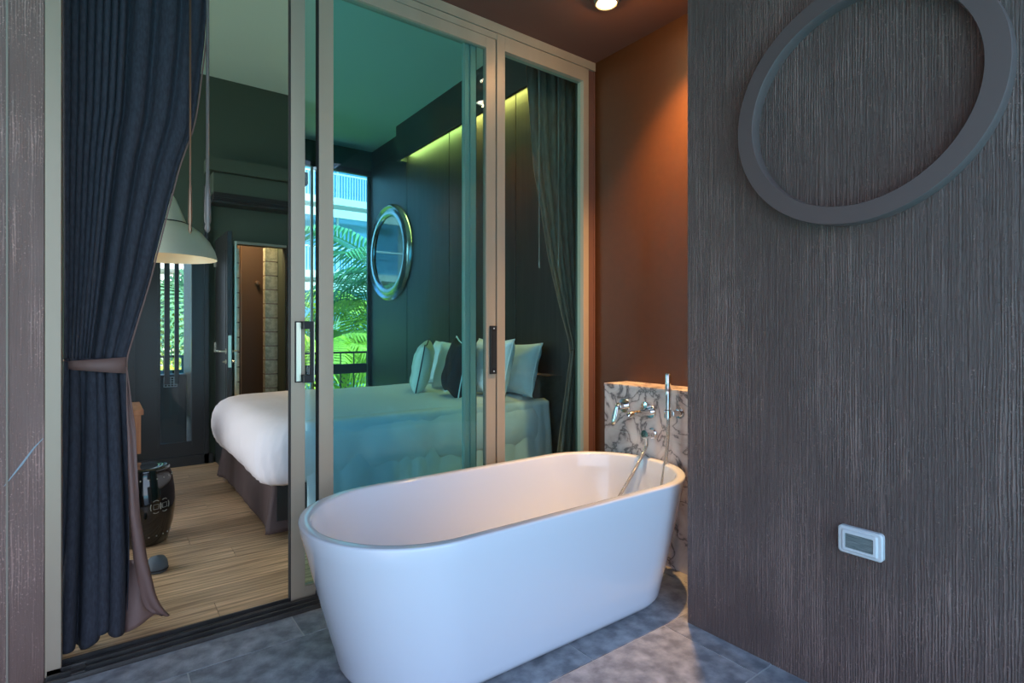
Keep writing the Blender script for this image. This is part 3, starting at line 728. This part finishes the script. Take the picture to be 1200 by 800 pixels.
pillow('pillow', 'white pillow farthest right, leaning on the dark headboard wall', 'pillow', (2.80, 3.87, ZB), 0.66, 0.46, 0.20, 0.28, 0.10, M_sheet, 1.0)
pillow('pillow', 'white pillow with a peaked corner seen beside the right glass mullion', 'pillow', (2.58, 3.86, ZB), 0.62, 0.49, 0.18, 0.22, -0.10, M_sheet, 4.0)
pillow('pillow', 'white pillow standing behind the ivory cushion', 'pillow', (2.76, 4.92, ZB), 0.66, 0.46, 0.20, 0.30, 0.05, M_sheet, 8.0)
pillow('pillow', 'white pillow between the ivory cushion and the dark navy cushion', 'pillow', (2.66, 4.55, ZB), 0.52, 0.46, 0.16, 0.30, 0.30, M_sheet, 12.0)
pillow('cushion', 'ivory satin cushion with dark piping standing on the bed', 'cushion', (2.36, 4.66, ZB - 0.01), 0.44, 0.47, 0.17, 0.20, -0.55, M_beige, 15.0, M_pipe_d, roll=0.12, peak=0.16)
pillow('cushion', 'dark navy cushion with white piping in front of the right-hand pillows', 'cushion', (2.36, 4.05, ZB - 0.01), 0.44, 0.50, 0.17, 0.20, -0.25, M_navy, 19.0, M_pipe_w, roll=0.10, peak=0.16)

# ================================================================== HEADBOARD WALL: MIRROR, LED
mr = thing('mirror', 'round mirror in a wide silver frame on the dark panelled wall', 'mirror', (XH - 0.006, 6.80, 2.345))
bm = bmesh.new()
rs = []
for (r, x) in ((0.475, 0.0), (0.475, -0.035), (0.490, -0.050), (0.52, -0.060), (0.555, -0.040), (0.575, -0.030), (0.60, -0.055), (0.63, -0.040), (0.64, 0.0)):
    rs.append([(x, r * math.cos(2 * PI * i / 64), r * math.sin(2 * PI * i / 64)) for i in range(64)])
rings(bm, rs); obj('frame', bm, M_mframe, mr, True, angle=50)
bm = bmesh.new(); lathe(bm, [(0, -0.020), (0.476, -0.020), (0.476, -0.01)], (0, 0, 0), 64, axis='X'); obj('glass', bm, M_mirror, mr, True, angle=40)
ls = tag(box('led_strip', XH - 0.098, XH - 0.082, 2.95, 6.28, 3.45, 3.46, M_led), 'glowing yellow light strip in the cove above the headboard panels', 'light strip')
for k in range(4):
    ad = bpy.data.lights.new('cove', 'AREA'); ad.shape = 'RECTANGLE'; ad.size = 0.05; ad.size_y = 0.82; ad.energy = 3.2; ad.color = (1.0, 0.66, 0.14)
    al = bpy.data.objects.new('cove', ad); COL.objects.link(al); al.parent = ls; al.location = (XH - 0.055, 3.38 + 0.83 * k, 3.50)
    al.rotation_euler = (0, math.radians(12), 0)

# ================================================================== PENDANT LAMP
pn = thing('pendant_lamp', 'sage green bell pendant lamp hanging beside the navy curtain', 'lamp', (0.375, 4.80, 1.845))
bm = bmesh.new()
pp = [(0.335, 0.0), (0.334, 0.012), (0.318, 0.07), (0.285, 0.135), (0.235, 0.195), (0.18, 0.238), (0.135, 0.262), (0.128, 0.272), (0.118, 0.30), (0.088, 0.375), (0.060, 0.445), (0.036, 0.485), (0.030, 0.50), (0.0, 0.50)]
lathe(bm, pp, (0, 0, 0), 56); lathe(bm, [(0.333, 0.001), (0.314, 0.07), (0.281, 0.135), (0.231, 0.192), (0.13, 0.258), (0.05, 0.30), (0, 0.30)], (0, 0, 0), 56)
obj('shade', bm, M_lamp, pn, True, angle=50)
bm = bmesh.new(); lathe(bm, [(0.136, 0.262), (0.139, 0.266), (0.130, 0.271)], (0, 0, 0), 48); obj('collar', bm, M_rubber, pn, True)
bm = bmesh.new(); tube(bm, [(0, 0, 0.50), (0, 0, Z_R - 1.845)], 0.005, 8); obj('cord', bm, M_rubber, pn, True)
bm = bmesh.new(); bmesh.ops.create_uvsphere(bm, u_segments=18, v_segments=12, radius=0.045, matrix=Matrix.Translation((0, 0, 0.15))); obj('bulb', bm, M_bulb2, pn, True)

# ================================================================== STOOL
st = thing('drum_stool', 'glossy black ceramic drum stool with pale coin motifs on the wood floor', 'stool', (0.200, 4.10, 0.003))
prof = [(0.115, 0.0), (0.128, 0.004), (0.140, 0.05), (0.158, 0.12), (0.168, 0.20), (0.170, 0.25), (0.166, 0.32), (0.154, 0.40), (0.140, 0.445), (0.142, 0.452), (0.138, 0.462), (0.125, 0.468), (0.06, 0.463), (0, 0.462)]
bm = bmesh.new(); lathe(bm, prof, (0, 0, 0), 56, cap0=True); obj('body', bm, M_stool, st, True, angle=60)
def prad(z):
    for (ra, za), (rb, zb) in zip(prof, prof[1:]):
        if za <= z <= zb and zb > za: return lerp(ra, rb, (z - za) / (zb - za))
    return 0.14
for zz, nn in ((0.062, 22), (0.408, 22)):
    for k in range(nn):
        a = 2 * PI * k / nn; r = prad(zz)
        bm = bmesh.new(); bmesh.ops.create_uvsphere(bm, u_segments=8, v_segments=5, radius=0.0045, matrix=Matrix.Translation((r * math.cos(a), r * math.sin(a), zz))); obj('stud', bm, M_stud, st, True)
def on_drum(phi, dx, z): # phi centre angle, dx arc offset
    r = prad(z) + 0.001; a = phi + dx / r
    return (r * math.cos(a), r * math.sin(a), z)
for phi in (math.radians(-62), math.radians(118), math.radians(28), math.radians(-152)):
    bm = bmesh.new()
    for side in (-1, 1):
        c = side * 0.026
        tube(bm, [on_drum(phi, c + 0.014 * sx_, 0.245 + sz_ * 0.014) for sx_, sz_ in ((-1, -1), (1, -1), (1, 1), (-1, 1), (-1, -1))], 0.0017, 5, False)
        for q in range(4):
            a0 = PI / 4 + q * PI / 2 + 0.25
            tube(bm, [on_drum(phi, c + 0.030 * math.cos(a0 + u * (PI / 2 - 0.5) / 6), 0.245 + 0.038 * math.sin(a0 + u * (PI / 2 - 0.5) / 6)) for u in range(7)], 0.0024, 5, False)
    obj('coin_motif', bm, M_stud, st, True)

# small dark round object behind the curtain foot
ft = thing('floor_stop', 'small dark grey rounded weight on the wood floor behind the curtain hem', 'door stop', (0.235, 3.55, 0.003))
bm = bmesh.new(); lathe(bm, [(0.045, 0), (0.05, 0.006), (0.052, 0.03), (0.048, 0.055), (0.036, 0.075), (0, 0.084)], (0, 0, 0), 28, cap0=True); obj('body', bm, M_bag, ft, True)
bm = bmesh.new(); lathe(bm, [(0.0535, 0.012), (0.0545, 0.016), (0.0535, 0.020)], (0, 0, 0), 28); obj('rim', bm, M_rubber, ft, True)

# ================================================================== DESK
dk = thing('wooden_desk', 'orange timber desk end just behind the navy curtain', 'desk', (-0.45, 4.95, 0.0))
box('desk_top', -0.60, 0.68, -0.28, 0.28, 0.715, 0.752, M_desk, dk, 0.003)
box('apron', -0.56, 0.665, -0.26, 0.26, 0.44, 0.713, M_desk, dk, 0.002)
for a in (-0.55, 0.60):
    for b in (-0.25, 0.19): box('leg', a, a + 0.05, b, b + 0.06, 0.003, 0.44, M_dark, dk)

# ================================================================== BACK WALL ITEMS
# glazed balcony door in the back wall
d3 = struct(box('door_3', 0.165, 0.436, 6.18, 6.22, 0.0, 2.05, M_dark))
box('stile', 0.692, 0.80, 6.18, 6.22, 0.0, 2.05, M_dark, d3)
box('bottom_rail', 0.436, 0.692, 6.18, 6.22, 0.0, 0.235, M_dark, d3)
box('top_rail', 0.436, 0.692, 6.18, 6.22, 1.99, 2.05, M_dark, d3)
box('muntin', 0.468, 0.512, 6.185, 6.215, 0.80, 1.99, M_dark, d3)
box('muntin', 0.552, 0.588, 6.185, 6.215, 0.80, 1.99, M_dark, d3)
box('moulding', 0.23, 0.245, 6.172, 6.18, 0.1, 2.0, M_dark, d3)
box('moulding', 0.415, 0.432, 6.172, 6.18, 0.2, 2.0, M_dark, d3)
box('moulding', 0.696, 0.712, 6.172, 6.18, 0.2, 2.0, M_dark, d3)
box('pane', 0.436, 0.692, 6.197, 6.203, 0.235, 1.99, M_clear, d3)
w4 = struct(box('window_3', 0.0, 0.030, 6.20, 6.24, 0.0, 2.05, M_dark))
box('pane', 0.030, 0.165, 6.214, 6.22, 0.0, 2.05, M_clear, w4)
struct(box('baseboard_back', 0.0, 0.88, 6.165, 6.18, 0.0, 0.10, M_dark))
struct(box('trim_4', 0.80, 0.84, 6.165, 6.20, 0.0, 2.75, M_dark))
# open door leaf
dl = thing('door_leaf', 'black bedroom door standing open with a nickel lever handle', 'door', (0.90, 6.19, 0.0))
box('leaf', 0.0, 0.042, -0.66, 0.0, 0.01, 2.215, M_dark, dl, 0.002)
box('leaf_panel', -0.004, 0.0, -0.60, -0.14, 0.25, 2.05, M_dark, dl, 0.002)
box('lock_plate', 0.008, 0.034, -0.6615, -0.660, 0.98, 1.27, M_brass, dl)
for sg in (-1, 1):
    bm = bmesh.new(); x0 = 0 if sg < 0 else 0.042
    lathe(bm, [(0.024, 0), (0.024, sg * 0.006), (0, sg * 0.006)], (x0, -0.61, 1.125), 20, axis='X')
    tube(bm, [(x0, -0.61, 1.125), (x0 + sg * 0.05, -0.61, 1.125), (x0 + sg * 0.056, -0.60, 1.125), (x0 + sg * 0.058, -0.49, 1.125)], 0.009, 10)
    h_ = obj('lever_handle', bm, M_brass, dl, True, angle=40)
    bm = bmesh.new(); lathe(bm, [(0.020, 0), (0.020, sg * 0.008), (0, sg * 0.008)], (x0, -0.61, 1.03), 20, axis='X'); tube(bm, [(x0, -0.61, 1.03), (x0 + sg * 0.03, -0.61, 1.03)], 0.008, 8); obj('key_rose', bm, M_brass, dl, True, angle=40)
for zz in (0.25, 1.1, 1.95): box('hinge', -0.012, 0.0, -0.02, 0.01, zz, zz + 0.1, M_brass, dl)
# doorway casing
dc = struct(box('door_4', 1.575, 1.60, 6.165, 6.20, 0.0, 2.225, M_dark))
box('casing', 1.07, 1.09, 6.165, 6.20, 0.0, 2.225, M_brass, dc)
box('casing', 1.09, 1.575, 6.165, 6.20, 2.20, 2.225, M_frame_in, dc)
# bathroom beyond
bw = bmesh.new()
B(bw, 0.84, 1.64, 7.42, 7.5, -0.1, 2.9); B(bw, 0.84, 1.64, 6.32, 7.42, 2.8, 2.9); B(bw, 0.76, 0.84, 6.32, 7.5, -0.1, 2.9)
struct(obj('wall_bathroom', bw, M_brownwall))
cab = thing('tall_cabinet', 'tall brown cabinet with a round knob inside the bathroom doorway', 'cabinet', (1.30, 7.30, 0))
box('carcass', 0.0, 0.32, 0.0, 0.118, 0.0, 2.6, M_brownwall, cab)
cd = box('door', 0.03, 0.29, -0.02, 0.0, 0.1, 2.35, M_brownwall, cab, 0.004)
for a in ((0.03, 0.04), (0.28, 0.29)): box('door_edge', a[0], a[1], -0.028, -0.02, 0.1, 2.35, M_rod, cd)
bm = bmesh.new(); lathe(bm, [(0, -0.05), (0.022, -0.048), (0.026, -0.035), (0.012, -0.02), (0.03, -0.003), (0.03, 0)], (0.215, -0.02, 1.90), 18, axis='Y'); obj('knob', bm, M_rod, cd, True, angle=50)
def hook(x, lab):
    t = thing('wall_hook', lab, 'hook', (x, 7.42, 1.67))
    bm = bmesh.new(); rings(bm, [[(p[0], y_, p[1]) for p in rrect(-0.026, 0.026, -0.030, 0.030, 0.012, 0, 5, 2)] for y_ in (0, -0.016)], True, True, True); obj('back_plate', bm, M_amber, t, True, angle=40)
    bm = bmesh.new(); tube(bm, bez((0, -0.01, 0.0), (0, -0.05, -0.01), (0, -0.06, 0.0), (0, -0.05, 0.03), 8), 0.006, 8); obj('peg', bm, M_amber, t, True)
hook(1.385, 'left amber wall hook inside the bathroom doorway')
hook(1.195 + 0.255, 'right amber wall hook inside the bathroom doorway')
# glass block columns (each block a part)
def blocks(name, x0, x1, y0, y1, z0, z1, n, label, sep=0.012):
    h = (z1 - z0) / n
    t = thing(name, label, 'glass blocks', (0, 0, 0))
    bm0 = bmesh.new(); B(bm0, x0 + 0.01, x1 - 0.01, y0 + 0.012, y1 - 0.012, z0, z1); obj('mortar', bm0, M_grout_w, t)
    me = None
    for k in range(n):
        if me is None:
            bm = bmesh.new(); B(bm, x0, x1, y0, y1, sep / 2, h - sep / 2)
            o = obj('glass_block', bm, M_block, t, bevel=0.008); me = o.data
        else:
            o = bpy.data.objects.new('glass_block', me); COL.objects.link(o); o.parent = t
        o.location = (0, 0, z0 + k * h)
    return t
blocks('glass_block_column', 1.50, 1.637, 6.80, 6.90, 0.0, 2.28, 14, 'column of square glass blocks at the right of the bathroom doorway')
blocks('glass_block_column', 1.10, 1.145, 6.34, 6.44, 0.0, 2.18, 14, 'slim column of glass blocks at the left edge of the bathroom doorway')
bl = bpy.data.lights.new('bathroom_lamp', 'AREA'); bl.energy = 8; bl.size = 0.35; bl.color = (1.0, 0.72, 0.42)
cl = thing('ceiling_lamp', 'square ceiling lamp of the bathroom above the doorway', 'lamp', (1.24, 6.80, 2.795))
bo = bpy.data.objects.new('bathroom_lamp', bl); COL.objects.link(bo); bo.parent = cl; bo.location = (0, 0, -0.03)
box('diffuser', -0.17, 0.17, -0.17, 0.17, -0.02, 0.0, M_bulb2, cl)
# air conditioner and bulkhead
bh = struct(box('trim_5', 0.80, 1.74, 5.96, 6.20, 2.86, 2.985, M_wall))
ac = thing('air_conditioner', 'dark wall air conditioner with a black slot above the bathroom door', 'air conditioner', (1.21, 6.0, 2.56))
box('housing', -0.36, 0.42, 0.0, 0.199, 0.09, 0.295, M_dark if False else M_wall, ac, 0.01)
box('slot', -0.35, 0.41, -0.004, 0.15, 0.03, 0.10, M_rubber, ac)
box('louvre', -0.35, 0.41, -0.010, 0.02, 0.052, 0.058, M_dark, ac)
box('bottom_tray', -0.36, 0.42, 0.01, 0.199, 0.0, 0.03, M_dark, ac, 0.004)

# ================================================================== OUTSIDE (back garden)
gr = struct(box('ground', -40, 60, -50, 70, -3.4, -3.2, M_grass))
bf = struct(box('floor', -2.6, 6.0, 7.56, 9.4, -0.2, -0.02, M_concrete))
struct(box('floor', -0.6, 0.84, 6.32, 7.56, -0.2, -0.02, M_tile))
rl = thing('balcony_railing', 'black metal balcony railing with a wide lower band outside the back windows', 'railing', (0, 8.0, 0))
box('top_rail', -2.4, 5.6, -0.02, 0.02, 0.985, 1.012, M_rail, rl)
box('band', -2.4, 5.6, -0.03, 0.03, 0.69, 0.83, M_rail, rl)
for k in range(41): box('post' if k % 8 == 0 else 'baluster', -2.4 + k * 0.2 - (0.014 if k % 8 == 0 else 0.006), -2.4 + k * 0.2 + (0.014 if k % 8 == 0 else 0.006), -0.01, 0.01, -0.02, 0.985, M_rail, rl)
pw = tag(box('swimming_pool', -9, 12, -14.0, -0.42, -0.22, -0.20, mat('turquoise_pool_water', (0.02, 0.34, 0.42), 0.3)), 'turquoise pool in front of the balcony', 'pool')
struct(box('pool_edge', -9, 12, -0.42, -0.37, -0.22, -0.05, M_concrete))
# outdoor chair and planter with white grille seen through the balcony door
ch = thing('outdoor_armchair', 'grey rounded outdoor armchair on the back balcony behind the glazed door', 'chair', (0.42, 7.45, 0))
bm = bmesh.new(); rs = []
for j in range(9):
    t = j / 8; z = lerp(0.40, 0.90, t); k = math.sqrt(max(0.02, 1 - t ** 2.6))
    rs.append([(0.30 * k * math.cos(a), 0.05 + 0.07 * k * math.sin(a), z) for a in (2 * PI * i / 24 for i in range(24))])
rings(bm, rs, True, True, True); obj('backrest', bm, M_bag, ch, True)
box('seat', -0.29, 0.29, -0.45, 0.05, 0.34, 0.46, M_bag, ch, 0.03)
for a in (-0.27, 0.23):
    for b in (-0.42, 0.04): box('leg', a, a + 0.04, b, b + 0.04, -0.02, 0.35, M_rail, ch)
sb = thing('equipment_box', 'dark box with a small white grille standing on the back balcony', 'box', (0.56, 6.95, 0))
box('body', -0.10, 0.14, -0.30, -0.08, -0.02, 0.86, M_bag, sb, 0.01)
gp = box('grille', -0.065, 0.055, -0.312, -0.30, 0.735, 0.84, M_white, sb)
for i in range(4):
    for j in range(4): box('slot', -0.055 + i * 0.028, -0.035 + i * 0.028, -0.3135, -0.312, 0.743 + j * 0.024, 0.759 + j * 0.024, M_rail, gp)

# building opposite
bd = thing('apartment_building', 'white apartment block with blue glass and railed balconies beyond the palms', 'building', (0, 24.0, -3.2))
box('facade', -6, 26, 1.2, 8, 0, 19, M_concrete, bd)
for k in range(6):
    z = 0.6 + k * 3.2
    box('floor_slab', -6, 26, -0.3, 1.2, z - 0.18, z + 0.12, M_concrete, bd)
    box('fascia', -6, 26, -0.36, -0.30, z - 0.75, z - 0.40, M_concrete, bd)
    for q in range(10):
        x0 = -5.6 + q * 3.2
        w_ = box('window', x0, x0 + 2.9, 1.12, 1.2, z + 0.2, z + 2.75, M_bglass, bd)
        box('mullion', x0 + 1.4, x0 + 1.5, 1.06, 1.12, z + 0.2, z + 2.75, M_rail_w, w_)
    r1 = box('railing', -6, 26, -0.28, -0.22, z + 1.12, z + 1.18, M_rail_w, bd)
    bm = bmesh.new()
    for q in range(200): B(bm, 2 + q * 0.12, 2.02 + q * 0.12, -0.27, -0.23, z + 0.12, z + 1.12)
    bb = obj('balusters', bm, M_rail_w, r1); bb['kind'] = 'stuff'

def frond(L_, droop, wid, n=26, seed=0):
    """rachis leaves +X, rises then droops; leaflets hang on both sides"""
    bm = bmesh.new(); rnd = random.Random(seed); P = []
    for i in range(n + 1):
        t = i / n; P.append(Vector((L_ * (t - 0.16 * t * t), 0, L_ * (0.42 * t - droop * t * t))))
    tube(bm, P[::2] if n % 2 == 0 else P, [0.022 * (1 - 0.8 * k / (n // 2)) + 0.003 for k in range(n // 2 + 1)], 5)
    for i in range(3, n + 1):
        t = i / n; p = P[i]; T_ = (P[i] - P[i - 1]).normalized()
        ll = wid * (0.45 + 0.75 * math.sin(PI * min(1, t * 0.9 + 0.08))) * rnd.uniform(0.9, 1.1)
        for s in (-1, 1):
            d = (Vector((0, s, 0)) * 0.85 + T_ * 0.55 + Vector((0, 0, 0.10))).normalized()
            m1 = p + d * ll * 0.5; m2 = p + d * ll * 0.85 + Vector((0, 0, -ll * rnd.uniform(0.25, 0.45)))
            w = T_ * 0.034
            a = [bm.verts.new(p - w * 0.6), bm.verts.new(p + w * 0.6), bm.verts.new(m1 + w), bm.verts.new(m1 - w), bm.verts.new(m2)]
            bm.faces.new((a[0], a[1], a[2], a[3])); bm.faces.new((a[3], a[2], a[4]))
    return bm
FR = {}
def palm(x, y, h, L_, nfr, m, label, seed, zb=-3.2):
    t = thing('palm_tree', label, 'palm tree', (x, y, zb), 0)
    rnd = random.Random(seed)
    bm = bmesh.new(); N = 14
    tube(bm, [(0.15 * math.sin(k / N * 2), 0.1 * k / N, h * k / N) for k in range(N + 1)], [0.16 - 0.06 * k / N + (0.012 if k % 2 else 0) for k in range(N + 1)], 12)
    obj('trunk', bm, M_trunk, t, True)
    for k in range(nfr):
        key = (k % 4, round(L_, 1), m.name)
        dr = (0.38, 0.60, 0.85, 1.10)[k % 4]
        if key not in FR:
            o = obj('frond', frond(L_, dr, L_ * 0.30, seed=k), m, t); FR[key] = o.data
        else:
            o = bpy.data.objects.new('frond', FR[key]); COL.objects.link(o); o.parent = t
        o.location = (0.15 * math.sin(2), 0.1, h)
        o.rotation_euler = (rnd.uniform(-.15, .15), rnd.uniform(-0.35, 0.1), 2 * PI * k / nfr * 2.4 + rnd.uniform(-.2, .2))
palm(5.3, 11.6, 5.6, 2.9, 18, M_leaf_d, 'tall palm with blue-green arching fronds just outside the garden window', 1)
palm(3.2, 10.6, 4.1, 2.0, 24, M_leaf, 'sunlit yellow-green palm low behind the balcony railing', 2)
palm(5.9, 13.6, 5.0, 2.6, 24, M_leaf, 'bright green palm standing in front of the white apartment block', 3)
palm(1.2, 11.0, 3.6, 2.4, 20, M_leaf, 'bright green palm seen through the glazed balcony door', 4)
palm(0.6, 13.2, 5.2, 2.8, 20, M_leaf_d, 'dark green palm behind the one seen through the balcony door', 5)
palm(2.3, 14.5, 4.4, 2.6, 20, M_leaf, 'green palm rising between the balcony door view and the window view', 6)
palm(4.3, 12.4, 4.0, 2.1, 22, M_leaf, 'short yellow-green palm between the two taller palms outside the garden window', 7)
